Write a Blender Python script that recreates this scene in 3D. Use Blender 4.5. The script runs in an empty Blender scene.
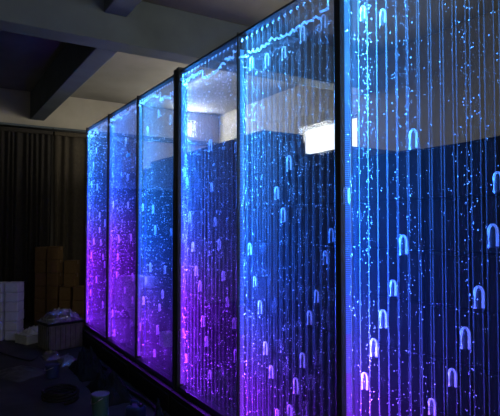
import bpy, bmesh, math, random
from mathutils import Vector, Matrix, noise

R = math.radians
scene = bpy.context.scene
C = scene.collection
rnd = random.Random(7)

# ------------------------------------------------------------------ camera model
F, ANG, DIST, EYE, HOR = 510.0, R(31.8), 1.74, 1.56, 224.0
CA, SA = math.cos(ANG), math.sin(ANG)

def at(px, py, Y):
    """world point at depth Y metres that the photograph shows at px, py"""
    o = (px - 250) / F
    s = Y * (CA - o * SA); n = Y * (o * CA + SA)
    return Vector((-s, n - DIST, EYE + (HOR - py) / F * Y))

def on_floor(px, py):
    p = at(px, py, EYE * F / (py - HOR)); p.z = 0
    return p

def on_wall(px, py, n=DIST):
    o = (px - 250) / F
    return at(px, py, n / (o * CA + SA))

# ------------------------------------------------------------------ helpers
def tag(o, label=None, cat=None, group=None, kind=None):
    if label: o['label'] = label
    if cat: o['category'] = cat
    if group: o['group'] = group
    if kind: o['kind'] = kind
    return o

def empty(name, loc=(0, 0, 0), rz=0.0):
    o = bpy.data.objects.new(name, None); C.objects.link(o)
    o.location = loc; o.rotation_euler = (0, 0, rz); o.empty_display_size = .05
    return o

def obj(name, bm, m, parent=None, smooth=False, loc=None, bevel=0):
    me = bpy.data.meshes.new(name)
    bm.normal_update(); bm.to_mesh(me); bm.free()
    me.materials.append(m)
    if smooth:
        for p in me.polygons: p.use_smooth = True
    o = bpy.data.objects.new(name, me); C.objects.link(o)
    if parent: o.parent = parent
    if loc: o.location = loc
    if bevel:
        b = o.modifiers.new('bevel', 'BEVEL'); b.width = bevel; b.segments = 2; b.limit_method = 'ANGLE'
    return o

def copy_tree(o, parent=None):
    c = o.copy(); C.objects.link(c); c.parent = parent
    for ch in list(o.children): copy_tree(ch, c)
    return c

def box(bm, x0, x1, y0, y1, z0, z1, M=None):
    vs = [Vector((x, y, z)) for z in (z0, z1) for y in (y0, y1) for x in (x0, x1)]
    if M: vs = [M @ v for v in vs]
    v = [bm.verts.new(p) for p in vs]
    for f in ((0, 2, 3, 1), (4, 5, 7, 6), (0, 1, 5, 4), (1, 3, 7, 5), (3, 2, 6, 7), (2, 0, 4, 6)):
        bm.faces.new([v[i] for i in f])
    return bm

def new(): return bmesh.new()

def tube(bm, pts, r, n=8):
    pts = [Vector(p) for p in pts]; rings = []
    for i, p in enumerate(pts):
        t = (pts[min(i + 1, len(pts) - 1)] - pts[max(i - 1, 0)]).normalized()
        a = t.cross(Vector((0, 0, 1)))
        if a.length < 1e-3: a = t.cross(Vector((1, 0, 0)))
        a.normalize(); b = t.cross(a)
        rr = r[i] if isinstance(r, (list, tuple)) else r
        rings.append([bm.verts.new(p + (a * math.cos(2 * math.pi * k / n) + b * math.sin(2 * math.pi * k / n)) * rr) for k in range(n)])
    for A, B in zip(rings, rings[1:]):
        for k in range(n): bm.faces.new((A[k], A[(k + 1) % n], B[(k + 1) % n], B[k]))
    bm.faces.new(rings[0][::-1]); bm.faces.new(rings[-1])
    return bm

def lathe(bm, prof, n=24):
    rings = []
    for r, z in prof:
        rings.append([bm.verts.new((max(r, 1e-4) * math.cos(2 * math.pi * k / n), max(r, 1e-4) * math.sin(2 * math.pi * k / n), z)) for k in range(n)])
    for A, B in zip(rings, rings[1:]):
        for k in range(n): bm.faces.new((A[k], A[(k + 1) % n], B[(k + 1) % n], B[k]))
    bm.faces.new(rings[0][::-1]); bm.faces.new(rings[-1])
    return bm

def spline(pts, n=10):
    P = [Vector(p) for p in pts]; out = []
    for i in range(len(P) - 1):
        a, b, c, d = P[max(i - 1, 0)], P[i], P[i + 1], P[min(i + 2, len(P) - 1)]
        for k in range(n):
            t = k / n
            out.append(.5 * ((2 * b) + (c - a) * t + (2 * a - 5 * b + 4 * c - d) * t * t + (3 * b - a - 3 * c + d) * t ** 3))
    out.append(P[-1]); return out

# ------------------------------------------------------------------ materials
def nodes(name):
    m = bpy.data.materials.new(name); m.use_nodes = True
    nt = m.node_tree; nt.nodes.clear()
    out = nt.nodes.new('ShaderNodeOutputMaterial')
    return m, nt, out

def rough(name, col, var=.25, scale=6, rough=.8, bump=.1, metal=0, spec=.3, stretch=(1, 1, 1)):
    m, nt, out = nodes(name); N = nt.nodes.new; L = nt.links.new
    b = N('ShaderNodeBsdfPrincipled'); b.inputs['Roughness'].default_value = rough
    b.inputs['Metallic'].default_value = metal; b.inputs['Specular IOR Level'].default_value = spec
    tc = N('ShaderNodeTexCoord'); mp = N('ShaderNodeMapping'); mp.inputs['Scale'].default_value = stretch
    nz = N('ShaderNodeTexNoise'); nz.inputs['Scale'].default_value = scale; nz.inputs['Detail'].default_value = 6
    L(tc.outputs['Object'], mp.inputs[0]); L(mp.outputs[0], nz.inputs['Vector'])
    cr = N('ShaderNodeValToRGB')
    cr.color_ramp.elements[0].position = .3; cr.color_ramp.elements[1].position = .7
    cr.color_ramp.elements[0].color = tuple(c * (1 - var) for c in col) + (1,)
    cr.color_ramp.elements[1].color = tuple(min(1, c * (1 + var)) for c in col) + (1,)
    L(nz.outputs['Fac'], cr.inputs[0]); L(cr.outputs[0], b.inputs['Base Color'])
    if bump:
        bp = N('ShaderNodeBump'); bp.inputs['Strength'].default_value = bump; bp.inputs['Distance'].default_value = .02
        L(nz.outputs['Fac'], bp.inputs['Height']); L(bp.outputs[0], b.inputs['Normal'])
    L(b.outputs[0], out.inputs['Surface'])
    return m

def sheet_mat(name, tint=(.96, .98, 1)):
    """clear acrylic: passes light, mirrors a little"""
    m, nt, out = nodes(name); N = nt.nodes.new; L = nt.links.new
    t = N('ShaderNodeBsdfTransparent'); t.inputs[0].default_value = tint + (1,)
    g = N('ShaderNodeBsdfGlossy'); g.inputs['Roughness'].default_value = .03
    fr = N('ShaderNodeFresnel'); fr.inputs[0].default_value = 1.3
    ml = N('ShaderNodeMath'); ml.operation = 'MULTIPLY'; ml.inputs[1].default_value = .28
    L(fr.outputs[0], ml.inputs[0])
    mx = N('ShaderNodeMixShader'); L(ml.outputs[0], mx.inputs[0]); L(t.outputs[0], mx.inputs[1]); L(g.outputs[0], mx.inputs[2])
    L(mx.outputs[0], out.inputs['Surface'])
    return m

def milky(name, op, col=(.9, .94, 1), trans=.6, rim=None):
    """partly clear plastic or bubble skin that scatters the light that strikes it"""
    m, nt, out = nodes(name); N = nt.nodes.new; L = nt.links.new
    t = N('ShaderNodeBsdfTransparent')
    d = N('ShaderNodeBsdfDiffuse'); d.inputs[0].default_value = col + (1,)
    tl = N('ShaderNodeBsdfTranslucent'); tl.inputs[0].default_value = col + (1,)
    a = N('ShaderNodeMixShader'); a.inputs[0].default_value = trans
    L(d.outputs[0], a.inputs[1]); L(tl.outputs[0], a.inputs[2])
    mx = N('ShaderNodeMixShader'); mx.inputs[0].default_value = op
    if rim:
        lw = N('ShaderNodeLayerWeight'); lw.inputs[0].default_value = rim
        mr = N('ShaderNodeMapRange'); mr.inputs['To Min'].default_value = op * .25; mr.inputs['To Max'].default_value = op
        L(lw.outputs['Facing'], mr.inputs[0]); L(mr.outputs[0], mx.inputs[0])
    L(t.outputs[0], mx.inputs[1]); L(a.outputs[0], mx.inputs[2])
    L(mx.outputs[0], out.inputs['Surface'])
    return m

def water_mat(name, dens, absorb):
    m, nt, out = nodes(name); N = nt.nodes.new
    v = N('ShaderNodeVolumeScatter'); v.inputs['Density'].default_value = dens
    v.inputs['Color'].default_value = (.9, .95, 1, 1); v.inputs['Anisotropy'].default_value = 0
    ab = N('ShaderNodeVolumeAbsorption'); ab.inputs['Color'].default_value = (.05, .12, .18, 1); ab.inputs['Density'].default_value = absorb
    ad = N('ShaderNodeAddShader'); nt.links.new(v.outputs[0], ad.inputs[0]); nt.links.new(ab.outputs[0], ad.inputs[1])
    nt.links.new(ad.outputs[0], out.inputs['Volume'])
    return m

def lamp_mat(name, col, st):
    m, nt, out = nodes(name)
    e = nt.nodes.new('ShaderNodeEmission'); e.inputs[0].default_value = col + (1,); e.inputs[1].default_value = st
    m.cycles.emission_sampling = 'NONE' if name.startswith('led') else 'AUTO'
    nt.links.new(e.outputs[0], out.inputs['Surface'])
    return m

BLUE_TOP, BLUE, VIOLET, PURPLE = (.05, .36, 1.0), (.016, .13, 1.0), (.09, .04, .95), (.19, .016, .75)
def led_colour(z, zc):
    """colour of the RGB strip at height z; it turns from blue to purple round zc"""
    t = (z - zc)
    def mix(a, b, k): k = max(0, min(1, k)); return tuple(x + (y - x) * k for x, y in zip(a, b))
    if t > 0: 
        return mix(mix(BLUE, VIOLET, .35), BLUE, t / .3) if t < .3 else mix(BLUE, BLUE_TOP, (t - .3) / 1.1)
    return mix(mix(BLUE, VIOLET, .35), PURPLE, -t / .5)

M = {
 'plaster': rough('beige_plaster', (.40, .37, .30), .12, 2.5, .9, .05),
 'ceiling': rough('ceiling_paint', (.25, .24, .21), .15, 1.5, .9, .05),
 'beam': rough('beam_paint', (.11, .135, .15), .12, 3, .85, .05),
 'floor': rough('dark_concrete', (.048, .047, .038), .35, 3, .75, .25),
 'door': rough('dark_door', (.012, .013, .014), .2, 4, .7, .02),
 'teal': rough('dark_teal_wall', (.10, .13, .13), .1, 3, .9, .03),
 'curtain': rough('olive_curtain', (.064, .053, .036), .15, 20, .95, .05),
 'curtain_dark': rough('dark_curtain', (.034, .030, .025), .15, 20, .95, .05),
 'brown': rough('brown_card', (.17, .098, .038), .12, 9, .85, .03),
 'tape': rough('brown_tape', (.17, .09, .035), .1, 9, .35, .02, spec=.5),
 'white': rough('white_card', (.70, .73, .78), .07, 12, .8, .03),
 'white_tape': rough('white_tape', (.70, .73, .78), .05, 12, .4, .01),
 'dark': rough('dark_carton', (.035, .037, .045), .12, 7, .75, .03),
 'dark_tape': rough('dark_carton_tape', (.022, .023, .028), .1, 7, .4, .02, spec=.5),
 'black': rough('black_powder_coat', (.010, .012, .012), .2, 30, .5, .02, spec=.4),
 'post': rough('dark_green_black_post', (.016, .022, .020), .15, 20, .45, .02, spec=.5),
 'plinth': rough('black_plinth', (.012, .012, .013), .25, 14, .7, .05),
 'cap': rough('smoked_cap', (.02, .025, .04), .1, 10, .3, .0, spec=.5),
 'rubber': rough('black_rubber', (.013, .013, .012), .2, 20, .6, .02),
 'grey_plastic': rough('grey_crate_plastic', (.17, .16, .13), .2, 14, .6, .05),
 'foam': rough('white_foam', (.55, .56, .52), .08, 25, .9, .06),
 'green': rough('green_plastic', (.045, .11, .085), .1, 8, .4, .02, spec=.5),
 'green_lid': rough('grey_green_lid', (.12, .17, .18), .1, 8, .4, .02, spec=.5),
 'blue': rough('blue_plastic', (.025, .04, .12), .1, 8, .4, .02, spec=.5),
 'sheeting': rough('grey_sheeting', (.07, .075, .065), .2, 6, .5, .1),
 'blackcloth': rough('black_cloth', (.012, .012, .012), .3, 10, .85, .2),
 'teal_fish': rough('teal_fish', (.03, .5, .42), .15, 20, .3, .0, spec=.6),
 'window_frame': rough('grey_window_frame', (.35, .36, .38), .05, 10, .5, .01),
 'metal': rough('steel', (.45, .45, .45), .05, 20, .3, .0, metal=1),
 'sheet': sheet_mat('clear_acrylic'),
 'film': None,
 'web': milky('acrylic_web', .0009, (.85, .92, 1), .7),
 'bead': milky('acrylic_seam', .042, (.92, .96, 1), .55),
 'fizz': milky('fine_bubbles', .55, (1, 1, 1), .5),
 'skin': milky('bubble_skin', .05, (1, 1, 1), .5, rim=.5),
 'rim': milky('bubble_rim', .52, (1, 1, 1), .5),
 'waterline': milky('foaming_water_line', .5, (1, 1, 1), .5),
 'daylight': lamp_mat('overexposed_daylight_pane', (1.0, .97, .90), 1.6),
}
WATER = [water_mat('bubbly_water', q, a) for q, a in ((.06, .5), (.06, .5), (.045, .8), (.022, 1.1), (.016, 1.3), (.014, 1.5))]
def film():
    m, nt, out = nodes('clear_film'); N = nt.nodes.new; L = nt.links.new
    t = N('ShaderNodeBsdfTransparent'); g = N('ShaderNodeBsdfGlossy'); g.inputs['Roughness'].default_value = .09
    d = N('ShaderNodeBsdfDiffuse'); d.inputs[0].default_value = (.10, .11, .10, 1)
    a = N('ShaderNodeMixShader'); a.inputs[0].default_value = .35
    L(g.outputs[0], a.inputs[1]); L(d.outputs[0], a.inputs[2])
    x = N('ShaderNodeMixShader'); x.inputs[0].default_value = .42
    L(t.outputs[0], x.inputs[1]); L(a.outputs[0], x.inputs[2]); L(x.outputs[0], out.inputs['Surface'])
    return m
M['film'] = film()

# ------------------------------------------------------------------ the room
XB, YR, YL, XF = -9.0, 4.84 - DIST, -4.6, 3.2     # back wall, wall behind the panels, left wall, front end
ZC, ZB = 3.74, 3.28                                # ceiling, underside of beams
def struct(name, bm, m, bevel=0):
    return tag(obj(name, bm, m, bevel=bevel), kind='structure')
struct('floor', box(new(), XB, XF, YL, YR, -.15, 0), M['floor'])
struct('ceiling', box(new(), XB, XF, YL, YR, ZC, ZC + .15), M['ceiling'])
bm = new()
# back wall: the opening is the high window near the corner
wy0, wy1, wz0, wz1 = 2.26, 2.58, 3.25, 3.58
box(bm, XB - .2, XB, YL - .2, wy0, -.15, ZC + .15); box(bm, XB - .2, XB, wy1, YR + .2, -.15, ZC + .15)
box(bm, XB - .2, XB, wy0, wy1, -.15, wz0); box(bm, XB - .2, XB, wy0, wy1, wz1, ZC + .15)
struct('wall_back', bm, M['plaster'])
# wall behind the panels, with the wide window
vx0, vx1, vz0, vz1 = -6.32, -5.06, 1.75, 3.06
bm = new()
box(bm, XB, vx0, YR, YR + .2, -.15, ZC + .15); box(bm, vx1, XF, YR, YR + .2, -.15, ZC + .15)
box(bm, vx0, vx1, YR, YR + .2, -.15, vz0); box(bm, vx0, vx1, YR, YR + .2, vz1, ZC + .15)
struct('wall_right', bm, M['plaster'])
struct('wall_left', box(new(), XB, XF, YL - .2, YL, -.15, ZC + .15), M['teal'])

def window(name, axis, a0, a1, z0, z1, p):
    fr, pane = new(), new()
    def bx(b, u0, u1, w0, w1, q0, q1):
        if axis == 'x': box(b, u0, u1, q0, q1, w0, w1)
        else: box(b, q0, q1, u0, u1, w0, w1)
    t = .045
    q0, q1 = (p + .05, p + .10) if axis == 'x' else (p - .10, p - .05)
    bx(fr, a0, a0 + t, z0, z1, q0, q1); bx(fr, a1 - t, a1, z0, z1, q0, q1)
    bx(fr, a0 + t, a1 - t, z0, z0 + t, q0, q1); bx(fr, a0 + t, a1 - t, z1 - t, z1, q0, q1)
    r = struct(name, fr, M['window_frame'])
    qm = (q0 + q1) / 2
    bx(pane, a0 + t, a1 - t, z0 + t, z1 - t, qm - .004, qm + .004)
    obj('pane', pane, M['daylight'], r)
    return r
window('window_1', 'x', vx0, vx1, vz0, vz1, YR)
window('window_2', 'y', wy0, wy1, wz0, wz1, XB)

# beams: one across the hall, two along it
struct('trim_1', box(new(), -4.99, -4.73, YL, YR, ZB, ZC), M['beam'], .01)
JY = -.42
bm = box(new(), XB, -4.99, JY, JY + .22, ZB, ZC)
struct('trim_2', bm, M['beam'], .01)
struct('trim_3', box(new(), -4.73, XF, JY, JY + .22, ZB + .26, ZC), M['beam'], .01)
# door in the back wall at the left
bm = new(); box(bm, XB + .001, XB + .05, -2.15, -1.00, 0, 2.2)
d = struct('door_1', bm, M['door'], .004)
bm = new(); box(bm, XB + .05, XB + .062, -2.02, -1.62, .2, 2.0); box(bm, XB + .05, XB + .062, -1.53, -1.13, .2, 2.0)
obj('door_panel', bm, M['door'], d, bevel=.004)
bm = new(); tube(bm, [(XB + .05, -1.08, 1.03), (XB + .10, -1.08, 1.03), (XB + .10, -1.20, 1.03)], .010)
obj('door_handle', bm, M['metal'], d, smooth=True)
struct('trim_4', box(new(), XB, XB + .07, -.95 - 1.35, YR, 3.10, 3.18), M['beam'], .004)
struct('baseboard_back', box(new(), XB, XB + .02, -1.0, YR, 0, .1), M['beam'])

# ------------------------------------------------------------------ curtains on the back wall
def curtain(y0, y1, ztop, zbot, folds, amp, mat, label, seed):
    r = random.Random(seed); bm = new(); nx, nz = folds * 10, 14; V = []
    ph = [r.uniform(-.5, .5) for _ in range(folds + 2)]
    for j in range(nz + 1):
        v = j / nz; row = []
        for i in range(nx + 1):
            u = i / nx; k = min(folds, max(0, u * folds + .33 * math.sin(7.3 * u * 2 + seed) * math.sin(math.pi * u) + .2 * math.sin(19 * u + seed) * math.sin(math.pi * u)))
            a = amp * (.45 + .55 * v) * math.sin(2 * math.pi * k + ph[int(k)] * v)
            y = y0 + (y1 - y0) * u + .02 * math.sin(3.1 * k + 2 * v) * v
            row.append(bm.verts.new((XB + .16 + a, y, ztop + (zbot - ztop) * v)))
        V.append(row)
    for j in range(nz):
        for i in range(nx): bm.faces.new((V[j][i], V[j][i + 1], V[j + 1][i + 1], V[j + 1][i]))
    root = empty('curtain', (0, 0, 0))
    o = obj('fabric', bm, mat, root, smooth=True)
    s = o.modifiers.new('thick', 'SOLIDIFY'); s.thickness = .004
    bm = new()
    box(bm, XB + .08, XB + .20, y0, y1, ztop - .005, ztop + .06); obj('heading_tape', bm, mat, root, bevel=.01)
    tag(root, label, 'curtain', 'curtains on the back wall')
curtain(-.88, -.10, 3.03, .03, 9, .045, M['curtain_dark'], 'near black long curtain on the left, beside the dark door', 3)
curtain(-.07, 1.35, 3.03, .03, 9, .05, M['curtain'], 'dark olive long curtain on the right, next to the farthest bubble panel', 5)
rail = empty('curtain_rail', (0, 0, 0)); tag(rail, 'long dark curtain rail along the top of the back wall', 'rail')
bm = new(); tube(bm, [(XB + .14, -.95, 3.115), (XB + .14, 1.40, 3.115)], .018); obj('rod', bm, M['black'], rail, smooth=True)
for y in (-.9, -.085, 1.38):
    bm = new(); box(bm, XB + .0, XB + .15, y - .012, y + .012, 3.09, 3.14); obj('bracket', bm, M['black'], rail)

# ------------------------------------------------------------------ bubble panels
PX = [-6.91, -5.91, -4.91, -3.91, -2.925, -1.94]
ZP0, ZP1, TH = .23, 2.83, .026          # sheet bottom, sheet top, half thickness
NCH = 16
turn = [1.72, 1.80, 1.12, 1.48, 1.02, 1.12]
power = [.48, .5, .58, 1.0, 1.3, 1.9]
where = ['the farthest bubble panel, at the left end of the row', 'second bubble panel from the left end of the row',
         'third bubble panel from the left, left of the doubled black post', 'fourth bubble panel from the left, right of the doubled black post',
         'fifth bubble panel from the left, with the bright window seen through it', 'the nearest bubble panel, at the right edge']
BUB = [
 [(91,185),(97,188),(100,215),(100,230),(105,224),(94,242),(101,243),(92,256),(103,257),(97,280),(105,265),(107,283),(91,293),(103,305),(96,150),(93,165)],
 [(125,141),(112,175),(127,178),(136,160),(113,204),(128,205),(131,238),(119,240),(117,275),(118,257),(133,278),(113,313),(125,290),(116,333),(133,300)],
 [(158,113),(153,210),(174,214),(143,208),(155,231),(171,232),(150,268),(165,270),(146,281),(163,294),(144,301),(158,330),(141,327),(160,307),(155,352),(147,130),(170,120)],
 [(209,147),(237,147),(184,173),(187,182),(212,187),(189,218),(215,222),(192,247),(220,245),(196,271),(200,287),(224,276),(228,302),(203,322),(233,323),(206,341),(183,333),(186,357),(210,373),(237,357)],
 [(252,62),(267,60),(284,52),(303,34),(324,21),(289,165),(276,194),(283,217),(325,258),(316,296),(309,318),(301,360),(295,386),(331,236),(254,281),(259,308),(264,348),(270,371),(289,412),(276,412),(248,250)],
 [(412,141),(401,247),(489,238),(499,182),(475,299),(461,339),(448,376),(433,406),(390,288),(381,320),(371,348),(361,380),(346,197),(384,14),(364,10)],
]
def rail_z(i, seed):
    r = random.Random(seed * 31 + i)
    return 0

def bubble_mesh():
    """bullet-shaped air bubble: domed top, open ragged foot, flattened between the sheets"""
    bm = new(); w, h, t = .0145, .077, .011; prof = []
    for k in range(9):
        a = math.pi / 2 * k / 8
        prof.append((math.sin(a), h - .022 + .022 * math.cos(a)))
    prof += [(1.02, .03), (1.0, .012), (.93, .0)]
    n = 16; rings = []
    for q, z in prof:
        rings.append([bm.verts.new((w * q * math.cos(2 * math.pi * k / n) if q else 0, t * q * math.sin(2 * math.pi * k / n), z)) for k in range(n)])
    for A, B in zip(rings[1:], rings[2:]):
        for k in range(n): bm.faces.new((A[k], B[k], B[(k + 1) % n], A[(k + 1) % n]))
    bmesh.ops.delete(bm, geom=rings[0], context='VERTS')
    top = bm.verts.new((0, 0, h))
    for k in range(n): bm.faces.new((rings[1][k], rings[1][(k + 1) % n], top))
    # bright rim: arch-shaped bead round the dome
    arch = [(-0.0145, -.0105, .0)]
    for k in range(13):
        a = math.pi * (1 - k / 12)
        arch.append((0.0145 * math.cos(a), -.0105, h - .022 + .022 * math.sin(a)))
    arch.append((0.0145, -.0105, .006))
    nf = len(bm.faces)
    tube(bm, arch, .0042, 6)
    bm.faces.ensure_lookup_table()
    for f in bm.faces[nf:]: f.material_index = 1
    me = bpy.data.meshes.new('air_bubble'); bm.normal_update(); bm.to_mesh(me); bm.free()
    me.materials.append(M['skin']); me.materials.append(M['rim'])
    for p in me.polygons: p.use_smooth = True
    return me
BME = bubble_mesh()
bm = new(); tube(bm, [(.008 * math.cos(a * math.pi / 5), 0, .008 * math.sin(a * math.pi / 5)) for a in range(0, 8)], .0026, 6)
HOLE = bpy.data.meshes.new('filling_hole'); bm.normal_update(); bm.to_mesh(HOLE); bm.free(); HOLE.materials.append(M['rim'])

def area(name, loc, rot, sx, sy, col, en, parent=None, spread=None):
    l = bpy.data.lights.new(name, 'AREA'); l.shape = 'RECTANGLE'; l.size = sx; l.size_y = sy
    l.color = col; l.energy = en
    if spread: l.spread = R(spread)
    o = bpy.data.objects.new(name, l); C.objects.link(o); o.location = loc; o.rotation_euler = rot
    if parent: o.parent = parent
    return o

LED = 7.0
def strip_colours(l, zc):
    """the RGB strip runs from purple diodes at its foot to blue ones at its head"""
    l.use_nodes = True; nt = l.node_tree; N = nt.nodes.new
    g = N('ShaderNodeNewGeometry'); sp = N('ShaderNodeSeparateXYZ'); cr = N('ShaderNodeValToRGB')
    nt.links.new(g.outputs['Parametric'], sp.inputs[0]); nt.links.new(sp.outputs[PAR], cr.inputs[0])
    e = cr.color_ramp.elements
    zs = [.28 + 2.48 * q / 11 for q in range(12)]
    cols = [led_colour(z, zc) + (1,) for z in zs]
    while len(e) < 12: e.new(.5)
    for q in range(12):
        e[q].position = q / 11
    for q in range(12):
        e[q].color = cols[11 - q] if FLIP else cols[q]
    em = nt.nodes['Emission']; em.inputs[1].default_value = 1
    nt.links.new(cr.outputs[0], em.inputs[0])
PAR, FLIP = 0, False
for k, x0 in enumerate(PX):
    r = random.Random(100 + k)
    x1 = PX[k + 1] if k < 5 else x0 + 1.0
    wide_l = .045 if k in (3, 5) else .010 if k == 4 else .018
    wide_r = .045 if k == 2 else 0
    W = x1 - x0
    a0, a1 = wide_l, W - .006 - wide_r          # acrylic span
    root = empty('bubble_panel', (x0, 0, 0))
    lab = ['blue to purple lit bubble panel, farthest one, at the left end beside the curtain',
           'clear bubble panel glowing blue to purple, second from the left end of the row',
           'bubble panel just left of the doubled black post, two small white cartons behind it',
           'bubble panel just right of the doubled black post, third from the right end',
           'clear blue bubble panel with the large bright window and pale wall showing through it',
           'nearest clear bubble panel at the right edge, dark stacked cartons showing through it'][k]
    tag(root, lab, 'bubble wall panel', 'bubble wall panels in a row')
    # frame
    bm = box(new(), 0, W - .006, -.075, .075, 0, .20)
    box(bm, .02, W - .026, -.085, -.075, .03, .16)
    obj('plinth', bm, M['plinth'], root, bevel=.006)
    bm = box(new(), 0, wide_l, -.040 if k in (3, 5) else -.033, .040 if k in (3, 5) else .033, .20, 2.86 if k in (3, 5) else 2.845)
    obj('post', bm, M['post'], root, bevel=.003)
    if wide_r:
        obj('post', box(new(), W - wide_r - .002, W - .004, -.045, .045, .20, 2.852), M['post'], root, bevel=.003)
    if k == 5:
        obj('post', box(new(), W - .006, W + .03, -.045, .045, .20, 2.845), M['post'], root, bevel=.003)
    bm = box(new(), a0, a1, -.03, .03, .20, .245)
    obj('bottom_rail', bm, M['cap'], root, bevel=.003)
    # acrylic sheets
    obj('front_sheet', box(new(), a0, a1, -TH - .004, -TH, .245, ZP1), M['sheet'], root)
    obj('back_sheet', box(new(), a0, a1, TH, TH + .004, .245, ZP1), M['sheet'], root)
    obj('light_stop_cap', box(new(), a0, a1, -TH, TH, ZP1 - .012, ZP1), M['cap'], root)  # opaque strip added to stop the bottom lamp spilling onto the ceiling
    # channel dividers, each with a glued seam at both sheets
    cw = (a1 - a0) / NCH
    for i in range(1, NCH):
        x = a0 + cw * i
        dv = obj('divider', box(new(), x - .0015, x + .0015, -TH, TH, .245, ZP1 - .03), M['web'], root)
        bm = new()
        for y, rr in ((-TH - .0035, .0021), (TH + .003, .0016)):
            tube(bm, [(x, y, .25), (x, y, ZP1 - .03)], rr, 6)
        obj('seam', bm, M['bead'], dv)
    # filling holes along the top edge
    for i in range(NCH):
        h = bpy.data.objects.new('filling_hole', HOLE); C.objects.link(h); h.parent = root
        h.location = (a0 + cw * (i + .5), -.012, ZP1 - .048)
    # water line: each channel stands a little higher or lower
    lev = []
    z = ZP1 - .10
    for i in range(NCH):
        z += r.uniform(-.028, .030) if r.random() < .75 else r.choice((-.06, .06))
        z = max(ZP1 - .17, min(ZP1 - .075, z)); lev.append(z)
    bm = new()
    for i in range(NCH):
        x = a0 + cw * i; zz = lev[i]; m = 5
        pts = [(x + cw * q / m, -TH + .006, zz + r.uniform(-.006, .006) + .008 * math.sin(q + i)) for q in range(m + 1)]
        tube(bm, pts, [(.0045 + .003 * r.random()) * (1.7, 1.6, 1.4, 1.2, 1, 1)[k] for _ in pts], 6)
        if i and abs(lev[i] - lev[i - 1]) > .02:
            tube(bm, [(x, -TH + .006, lev[i - 1]), (x, -TH + .006, zz)], .004, 6)
    obj('water_line', bm, M['waterline'], root)
    # water body: clear, with dust-fine bubbles that haze it
    obj('water', box(new(), a0 + .002, a1 - .001, -TH + .001, TH - .001, .247, min(lev)), WATER[k], root)
    # fine bubbles in every channel
    bm = new()
    oct_f = [(0, 2, 4), (2, 1, 4), (1, 3, 4), (3, 0, 4), (2, 0, 5), (1, 2, 5), (3, 1, 5), (0, 3, 5)]
    for i in range(NCH):
        dens = r.choice((.25, .4, .6, 1.0, 1.6)) * (1.6 if i < 4 else .8)
        cnt = int((80, 85, 95, 120, 135, 160)[k] * dens)
        for _ in range(cnt):
            x = a0 + cw * (i + r.uniform(.08, .92)); zz = .25 + (lev[i] - .25) * r.random() ** .8
            y = r.uniform(-TH + .004, TH - .006); q = r.choice((.0012, .0014, .0017, .002, .0028)) * (2.3, 2.1, 1.9, 1.6, 1.3, 1.0)[k]
            v = [bm.verts.new((x + dx * q, y + dy * q, zz + dz * q * 1.2)) for dx, dy, dz in
                 ((1, 0, 0), (-1, 0, 0), (0, 1, 0), (0, -1, 0), (0, 0, 1), (0, 0, -1))]
            for f in oct_f: bm.faces.new([v[e] for e in f])
    tag(obj('fizz', bm, M['fizz'], root), kind='stuff')
    # the large bubbles
    for (px, py) in BUB[k]:
        p = on_wall(px, py, DIST - .0235)
        xl = p.x - x0
        ce = a0 + cw * (max(0, min(NCH - 1, math.floor((xl - a0) / cw))) + .5)
        xl = max(ce - .0105, min(ce + .0105, xl))
        b = bpy.data.objects.new('air_bubble', BME); C.objects.link(b); b.parent = root
        b.location = (xl, -.013, p.z - .035)
        sc = r.uniform(.85, 1.15); b.scale = (sc * 1.05, 1, sc)
    # LED strips: left edge, top edge, bottom edge
    zc = turn[k]
    for seg in range(13):
        bm = new(); z0 = .26 + seg * .19
        for q in range(19):
            zz = z0 + .19 * (q + .5) / 19
            box(bm, a0 + .001, a0 + .009, -.012, .014, zz - .0032, zz + .0032)
        col = led_colour(z0 + .095, zc)
        led = bpy.data.materials.get('led_%d_%d' % (k, seg)) or lamp_mat('led_%d_%d' % (k, seg), tuple(c * .92 + .015 for c in col), 1.3)
        obj('led_strip', bm, led, root)
    strip = area('led_lamp', (a0 + .016, 0, 1.535), (0, R(-90), 0), 2.53, .03, (1, 1, 1), LED * 11 * power[k], root, (20, 22, 26, 42, 52, 66)[k])
    strip_colours(strip.data, zc)
    area('led_lamp', ((a0 + a1) / 2, 0, ZP1 - .014), (0, 0, 0), a1 - a0 - .04, .03, (.03, .22, 1), 2.0 * power[k], root, 40)
    area('led_lamp', ((a0 + a1) / 2, 0, .262), (R(180), 0, 0), a1 - a0 - .04, .03, (.22, .03, 1), .9 * power[k], root, 40)

# small fish ornament floating in the second panel
p = on_wall(128, 155)
root = empty('fish_ornament', (p.x, -.004, p.z)); tag(root, 'small teal fish ornament floating high in the second bubble panel', 'ornament')
bm = new(); bmesh.ops.create_icosphere(bm, subdivisions=2, radius=1)
for v in bm.verts: v.co = Vector((v.co.x * .045, v.co.y * .012, v.co.z * .022 * (1 - .35 * v.co.x)))
obj('body', bm, M['teal_fish'], root, smooth=True)
bm = new()
for sgn in (1, -1):
    pts = [(.040, .0, 0), (.075, .0, .026 * sgn), (.066, 0, .002 * sgn)]
    va = [bm.verts.new((a, -.002, c)) for a, _, c in pts]; vb = [bm.verts.new((a, .002, c)) for a, _, c in pts]
    bm.faces.new(va); bm.faces.new(vb[::-1])
    for i in range(3): bm.faces.new((va[i], vb[i], vb[(i + 1) % 3], va[(i + 1) % 3]))
obj('tail_fin', bm, M['teal_fish'], root)

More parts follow.
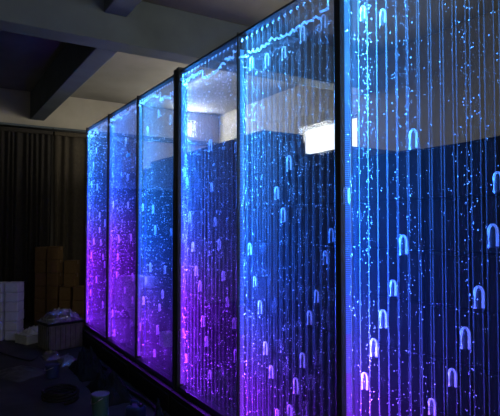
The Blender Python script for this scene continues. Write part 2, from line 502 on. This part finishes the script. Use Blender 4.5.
# ------------------------------------------------------------------ cartons
def carton(name, w, d, h, body, tape, label, cat='carton', group=None, flap=True):
    """closed carton, origin at the centre of its base"""
    root = empty(name); g = .0015
    bm = box(new(), -w/2, w/2, -d/2, d/2, 0, h - .006)
    obj('body', bm, body, root, bevel=.014 if body is M['white'] else min(.011, h * .06))
    bm = box(new(), -w/2 + .001, w/2 - .001, -d/2 + .001, -.0012, h - .006, h - .001)
    box(bm, -w/2 + .001, w/2 - .001, .0012, d/2 - .001, h - .006, h - .001)
    obj('flap', bm, body, root)
    bm = box(new(), -w/2 - .001, w/2 + .001, -.024, .024, h - .001, h)
    box(bm, w/2, w/2 + .001, -.024, .024, h * .72, h); box(bm, -w/2 - .001, -w/2, -.024, .024, h * .72, h)
    obj('tape', bm, tape, root)
    tag(root, label, cat, group)
    return root
ORD = ['bottom', 'second from the bottom', 'third from the bottom', 'fourth from the bottom', 'fifth from the bottom', 'sixth from the bottom', 'seventh from the bottom', 'eighth from the bottom']
def level(i, n): return 'topmost' if i == n - 1 else ORD[i]

# brown cartons in front of the curtain, four columns
proto = None
def stack(px, Y, n, w, d, h, body, tape, colname, kind, group, cat='carton', rz=R(58.2), shift=None, z=0, name='cardboard_carton', seed=0):
    r = random.Random(seed); src = None
    base = at(px, HOR, Y); base.z = 0
    for i in range(n):
        lab = '%s carton, %s of %s' % (kind, level(i, n), colname)
        o = carton(name, w, d, h, body, tape, lab, cat, group) if src is None else copy_tree(src)
        src = src or o
        dx, dy = (shift[i] if shift else (0, 0))
        o.location = (base.x + dx + r.uniform(-.004, .004), base.y + dy + r.uniform(-.004, .004), z + i * h)
        o.rotation_euler = (0, 0, rz + r.uniform(-.02, .02))
        o['label'] = lab
    return base
G = 'brown cartons stacked before the curtain'
stack(43.5, 8.05, 6, .176, .2, .2, M['brown'], M['tape'], 'the leftmost tall brown column before the curtain', 'brown', G, seed=1)
stack(55.5, 7.98, 6, .176, .2, .202, M['brown'], M['tape'], 'the second tall brown column before the curtain', 'brown', G, seed=2)
stack(68, 7.9, 5, .176, .2, .2, M['brown'], M['tape'], 'the third brown column with its top shifted right', 'brown', G, seed=3,
      shift=[(0, 0), (0, 0), (0, 0), (.033, .053), (.037, .06)])
stack(81.5, 7.8, 3, .176, .2, .205, M['brown'], M['tape'], 'the low brown column nearest the bubble panels', 'brown', G, seed=4)
G = 'white cartons stacked at the left edge'
stack(.5, 6.95, 6, .176, .2, .128, M['white'], M['white_tape'], 'the white column cut by the left edge', 'white', G, name='white_carton', seed=5)
stack(16, 6.98, 6, .176, .2, .128, M['white'], M['white_tape'], 'the white column right of the edge column', 'white', G, name='white_carton', seed=6)

# dark cartons stacked behind the panels
G = 'dark cartons stacked behind the bubble panels'
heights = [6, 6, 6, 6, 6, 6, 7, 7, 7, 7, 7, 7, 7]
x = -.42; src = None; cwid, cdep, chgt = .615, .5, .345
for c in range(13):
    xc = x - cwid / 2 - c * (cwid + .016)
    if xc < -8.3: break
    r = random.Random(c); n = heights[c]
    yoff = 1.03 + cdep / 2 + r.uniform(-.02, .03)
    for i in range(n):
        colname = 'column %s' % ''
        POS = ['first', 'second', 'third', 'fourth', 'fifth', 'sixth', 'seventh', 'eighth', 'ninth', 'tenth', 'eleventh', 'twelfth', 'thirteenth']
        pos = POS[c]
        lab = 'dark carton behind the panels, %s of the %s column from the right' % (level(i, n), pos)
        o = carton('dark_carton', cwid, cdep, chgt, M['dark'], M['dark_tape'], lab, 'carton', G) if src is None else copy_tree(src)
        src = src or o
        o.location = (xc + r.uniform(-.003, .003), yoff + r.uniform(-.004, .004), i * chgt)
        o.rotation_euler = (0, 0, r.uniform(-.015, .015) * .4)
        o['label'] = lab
# crumpled dark sheets on top of the stack, giving its ragged outline
def heap(name, w, d, h, mat, label, cat, loc, seed, group=None, rz=0, thick=True, sharp=1.0, base=None):
    bm = new(); nx, ny = 26, 20; V = []
    for j in range(ny + 1):
        row = []
        for i in range(nx + 1):
            u, v = i / nx * 2 - 1, j / ny * 2 - 1
            e = max(0, (1 - abs(u) ** 3) * (1 - abs(v) ** 3))
            q = noise.fractal(Vector((u * 2.3 * sharp + seed * 7, v * 2.0 * sharp, seed)), 1, 2, 4)
            rd = noise.noise(Vector((u * 5 + seed, v * 5, 3.3)))
            z = h * e * (.62 + .55 * q + .15 * abs(rd))
            wob = 1 + .09 * noise.noise(Vector((u * 2, v * 2, seed * 3)))
            row.append(bm.verts.new((u * w / 2 * wob, v * d / 2 * wob, max(z, .002))))
        V.append(row)
    for j in range(ny):
        for i in range(nx): bm.faces.new((V[j][i], V[j][i + 1], V[j + 1][i + 1], V[j + 1][i]))
    if thick:       # closed underside
        edge = [V[0][i] for i in range(nx)] + [V[j][nx] for j in range(ny)] + [V[ny][nx - i] for i in range(nx)] + [V[ny - j][0] for j in range(ny)]
        low = [bm.verts.new((v.co.x, v.co.y, 0)) for v in edge]; n = len(edge)
        for i in range(n): bm.faces.new((edge[(i + 1) % n], edge[i], low[i], low[(i + 1) % n]))
        bm.faces.new(low[::-1])
    o = obj(name, bm, mat, None, smooth=True, loc=loc); o.rotation_euler = (0, 0, rz)
    tag(o, label, cat, group)
    return o
top6, top7 = 6 * chgt, 7 * chgt
heap('draped_sheet', 1.15, .5, .11, M['blackcloth'], 'dark crumpled sheet on the nearest stacked cartons behind the right panel', 'sheet', (-1.42, 1.32, top6), 1)
for c, hh in ((4, .10), (5, .12), (6, .08), (7, .075), (8, .07), (9, .075), (10, .08)):
    o = carton('flat_carton', cwid - .03, cdep, hh, M['dark'], M['dark_tape'], 'thin flat dark carton on top of the %s dark column from the right' % POS[c], 'carton', 'flat dark cartons on the stacks')
    o.location = (-.42 - cwid / 2 - c * (cwid + .016), 1.03 + cdep / 2, heights[c] * chgt)
# two small white cartons standing behind the third panel
p = on_floor(169.5, 345)
o = carton('small_white_carton', .15, .15, .18, M['white'], M['white_tape'], 'small white carton on the floor behind the third bubble panel', 'carton'); o.location = (p.x, p.y - .03, 0)
p = at(158, HOR, 6.9)
o = carton('dark_carton', .3, .26, .36, M['dark'], M['dark_tape'], 'dark carton standing alone behind the third panel, lower one of the pair', 'carton'); o.location = (p.x, p.y - .15, 0)
o2 = copy_tree(o); o2.location.z = .36; o2['label'] = 'dark carton behind the third panel, carrying a small white carton'
o = carton('small_white_carton', .16, .15, .14, M['white'], M['white_tape'], 'small white carton atop two dark cartons behind the third bubble panel', 'carton'); o.location = (p.x, p.y - .15, .72)

# ------------------------------------------------------------------ things on the floor
# crate wrapped and topped with clear film
p = on_floor(62, 346)
root = empty('plastic_crate', (p.x, p.y, 0), R(12)); tag(root, 'grey ribbed crate topped with crumpled clear film, in front of the brown cartons', 'crate')
bm = new(); w, d, h = .32, .44, .34
for (xa, xb, ya, yb) in ((-w/2, w/2, -d/2, -d/2 + .015), (-w/2, w/2, d/2 - .015, d/2), (-w/2, -w/2 + .015, -d/2, d/2), (w/2 - .015, w/2, -d/2, d/2)):
    box(bm, xa, xb, ya, yb, 0, h)
box(bm, -w/2, w/2, -d/2, d/2, 0, .015)
obj('body', bm, M['grey_plastic'], root, bevel=.003)
for i in range(7):
    y = -d/2 + .03 + (d - .06) * i / 6
    obj('rib', box(new(), w/2, w/2 + .012, y - .010, y + .010, .02, h - .04), M['grey_plastic'], root, bevel=.003)
for i in range(5):
    xx = -w/2 + .03 + (w - .06) * i / 4
    obj('rib', box(new(), xx - .010, xx + .010, -d/2 - .012, -d/2, .02, h - .04), M['grey_plastic'], root, bevel=.003)
bm = new(); box(bm, -w/2 - .018, w/2 + .018, -d/2 - .018, -d/2 + .004, h - .03, h); box(bm, -w/2 - .018, w/2 + .018, d/2 - .004, d/2 + .018, h - .03, h)
box(bm, -w/2 - .018, -w/2 + .004, -d/2, d/2, h - .03, h); box(bm, w/2 - .004, w/2 + .018, -d/2, d/2, h - .03, h)
obj('rim', bm, M['black'], root, bevel=.004)
heap('clear_film', .35, .47, .17, M['film'], 'crumpled clear plastic film piled on the grey crate', 'plastic film', (p.x, p.y, h), 9, rz=R(12), sharp=2.2)
# shiny film scraps at the crate's foot
for i, (px, py, s, l) in enumerate(((55, 353, .2, 'crumpled clear film scrap on the floor before the crate, left one'),
                                    (70, 358, .20, 'crumpled clear film scrap on the floor before the crate, right one'))):
    q = on_floor(px, py)
    heap('film_scrap', s * 1.4, s, .10, M['film'], l, 'plastic film', (q.x + .15, q.y - .05, 0), 20 + i, 'clear film scraps by the crate', sharp=2.6)
# white foam box with a crumpled white bag on it
p = on_floor(32, 341)
root = empty('foam_box', (p.x, p.y, 0), R(25)); tag(root, 'low white foam box on the floor beside the white cartons', 'foam box')
bm = box(new(), -.13, .13, -.14, .14, 0, .10); obj('body', bm, M['foam'], root, bevel=.01)
bm = box(new(), -.135, .135, -.145, .145, .10, .125); obj('lid', bm, M['foam'], root, bevel=.008)
heap('white_bag', .2, .22, .09, M['foam'], 'crumpled white bag lying on the low foam box', 'bag', (p.x - .01, p.y + .03, .125), 31, rz=R(20), sharp=1.5)

def bucket(px, py, r, h, body, lid, label, cat, name):
    p = on_floor(px, py); root = empty(name, p)
    lathe_bm = lathe(new(), [(r * .86, 0), (r * .9, .006), (r, h * .92), (r * 1.04, h * .93), (r * 1.04, h * .97), (r * .98, h * .97)])
    obj('body', lathe_bm, body, root, smooth=False)
    obj('lid', lathe(new(), [(r * 1.06, h * .95), (r * 1.06, h), (r * .95, h * 1.01), (r * .92, h * .985), (0, h * .985)]), lid, root)
    arc = [(r * 1.06 * math.cos(a), -.3 * r - r * .75 * math.sin(a), h * .9 - h * .25 * math.sin(a)) for a in [math.pi * i / 14 for i in range(15)]]
    arc = [(r * 1.06, 0, h * .9)] + arc[1:-1] + [(-r * 1.06, 0, h * .9)]
    bm = new(); tube(bm, arc, .004, 6); obj('handle', bm, M['metal'], root, smooth=True)
    tag(root, label, cat)
bucket(102, 416, .068, .20, M['green'], M['green_lid'], 'dark green lidded pail standing in the foreground clutter', 'bucket', 'pail')
bucket(54, 376, .066, .13, M['blue'], M['blue'], 'small dark blue lidded tub on the floor before the crate', 'tub', 'tub')
# blue jerrycan lying low at the bottom edge
p = on_floor(137, 417); root = empty('jerrycan', p, R(35)); tag(root, 'small dark blue jerrycan on the floor right of the green pail', 'jerrycan')
obj('body', box(new(), -.07, .07, -.055, .055, 0, .11), M['blue'], root, bevel=.02)
bm = new(); tube(bm, [(-.045, 0, .11), (-.04, 0, .145), (.02, 0, .145), (.03, 0, .11)], .009); obj('handle', bm, M['blue'], root, smooth=True)
obj('cap', lathe(new(), [(.016, .108), (.016, .13), (.013, .132)], 12), M['black'], root, loc=(.052, 0, 0))
# grey sheeting and dark cloth on the floor
p = on_floor(22, 372); heap('plastic_sheeting', .5, .42, .06, M['sheeting'], 'flat grey plastic sheeting spread on the floor at left', 'sheeting', p, 41, rz=R(30))
for i, (hx, hy, w, d, h, l) in enumerate((
    (-5.5, -.34, .62, .26, .27, 'black cloth heap at the foot of the second bubble panel'),
    (-4.72, -.345, .66, .26, .24, 'black cloth heap at the foot of the third bubble panel'),
    (-3.45, -.34, .5, .26, .27, 'black cloth heap at the foot of the fourth bubble panel'),
    (-4.35, -1.55, .5, .35, .07, 'flat black cloth on the floor left of the green pail'))):
    heap('black_cloth', w, d, h, M['blackcloth'], l, 'cloth', (hx, hy, 0), 50 + i, 'black cloth heaps along the panels', sharp=1.6)
# hoses and cables
def hose(name, pts, r, label, cat, mat='rubber'):
    bm = new(); tube(bm, [(a.x, a.y, a.z) for a in spline(pts, 9)], r, 8)
    tag(obj(name, bm, M[mat], None, smooth=True), label, cat)
def fl(px, py, z): q = on_floor(px, py); q.z = z; return q
hose('air_hose', [(-6.2, -.135, .06), (-5.7, -.16, .02), (-5.2, -.13, .02), (-4.7, -.17, .02), (-4.2, -.13, .02), (-3.6, -.18, .02), (-3.0, -.14, .02), (-2.2, -.17, .02)], .017, 'black air hose running along the foot of the bubble panels', 'hose')
hose('power_cable', [fl(2, 352, .009), fl(18, 357, .009), fl(32, 360, .009), fl(39, 356, .009)], .009, 'thin black cable snaking across the floor at left', 'cable')
coil = [(-4.78 + .17 * math.cos(a * .55) * (1 + .04 * math.sin(a)), -.76 + .15 * math.sin(a * .55), -.0 + .0135 + .0024 * a) for a in range(0, 36)]
bm = new(); tube(bm, coil, .013, 8); tag(obj('hose_coil', bm, M['rubber'], None, smooth=True), 'coiled black hose on the floor before the panels', 'hose')

# ------------------------------------------------------------------ light
w = bpy.data.worlds.new('world'); scene.world = w; w.use_nodes = True
w.node_tree.nodes['Background'].inputs[0].default_value = (.55, .68, 1, 1)
w.node_tree.nodes['Background'].inputs[1].default_value = .02
area('window_daylight', ((vx0 + vx1) / 2, YR - .02, (vz0 + vz1) / 2), (R(-90), 0, 0), vx1 - vx0, vz1 - vz0, (1, .93, .80), 70)
area('corner_window_daylight', (XB + .02, (wy0 + wy1) / 2, (wz0 + wz1) / 2), (0, R(-90), 0), wz1 - wz0, wy1 - wy0, (1, .95, .88), 45)
area('added_front_fill', (XF - .1, -2.2, 2.0), (0, R(90), 0), 2.6, 2.4, (1, .95, .86), 22)  # unseen soft fill, added to brighten the left side from the front end

area('added_aisle_fill', (XF - .1, 2.0, 2.3), (0, R(90), 0), 2.4, 2.0, (1, .95, .86), 130)  # unseen fill, added to lift the wall behind the panels
area('added_rear_fill', (-7.0, 1.5, 3.62), (R(55), 0, 0), 1.2, .2, (1, .96, .88), 22)  # unseen light added under the ceiling to brighten the far rear wall
# ------------------------------------------------------------------ camera
cam = bpy.data.cameras.new('camera'); co = bpy.data.objects.new('camera', cam); C.objects.link(co)
cam.sensor_width = 36; cam.lens = F / 500 * 36; cam.clip_start = .05
co.location = (0, -DIST, EYE)
pitch = math.atan((HOR - 208) / F)
fwd = Vector((-CA * math.cos(pitch), SA * math.cos(pitch), math.sin(pitch)))
q = fwd.to_track_quat('-Z', 'Y')
co.rotation_mode = 'QUATERNION'; co.rotation_quaternion = q
scene.camera = co
scene.view_settings.view_transform = 'Standard'; scene.view_settings.look = 'None'
scene.view_settings.gamma = 1; scene.view_settings.exposure = 0; scene.view_settings.use_curve_mapping = False
scene.cycles.transparent_max_bounces = 64
scene.cycles.max_bounces = 8
scene.cycles.volume_bounces = 0
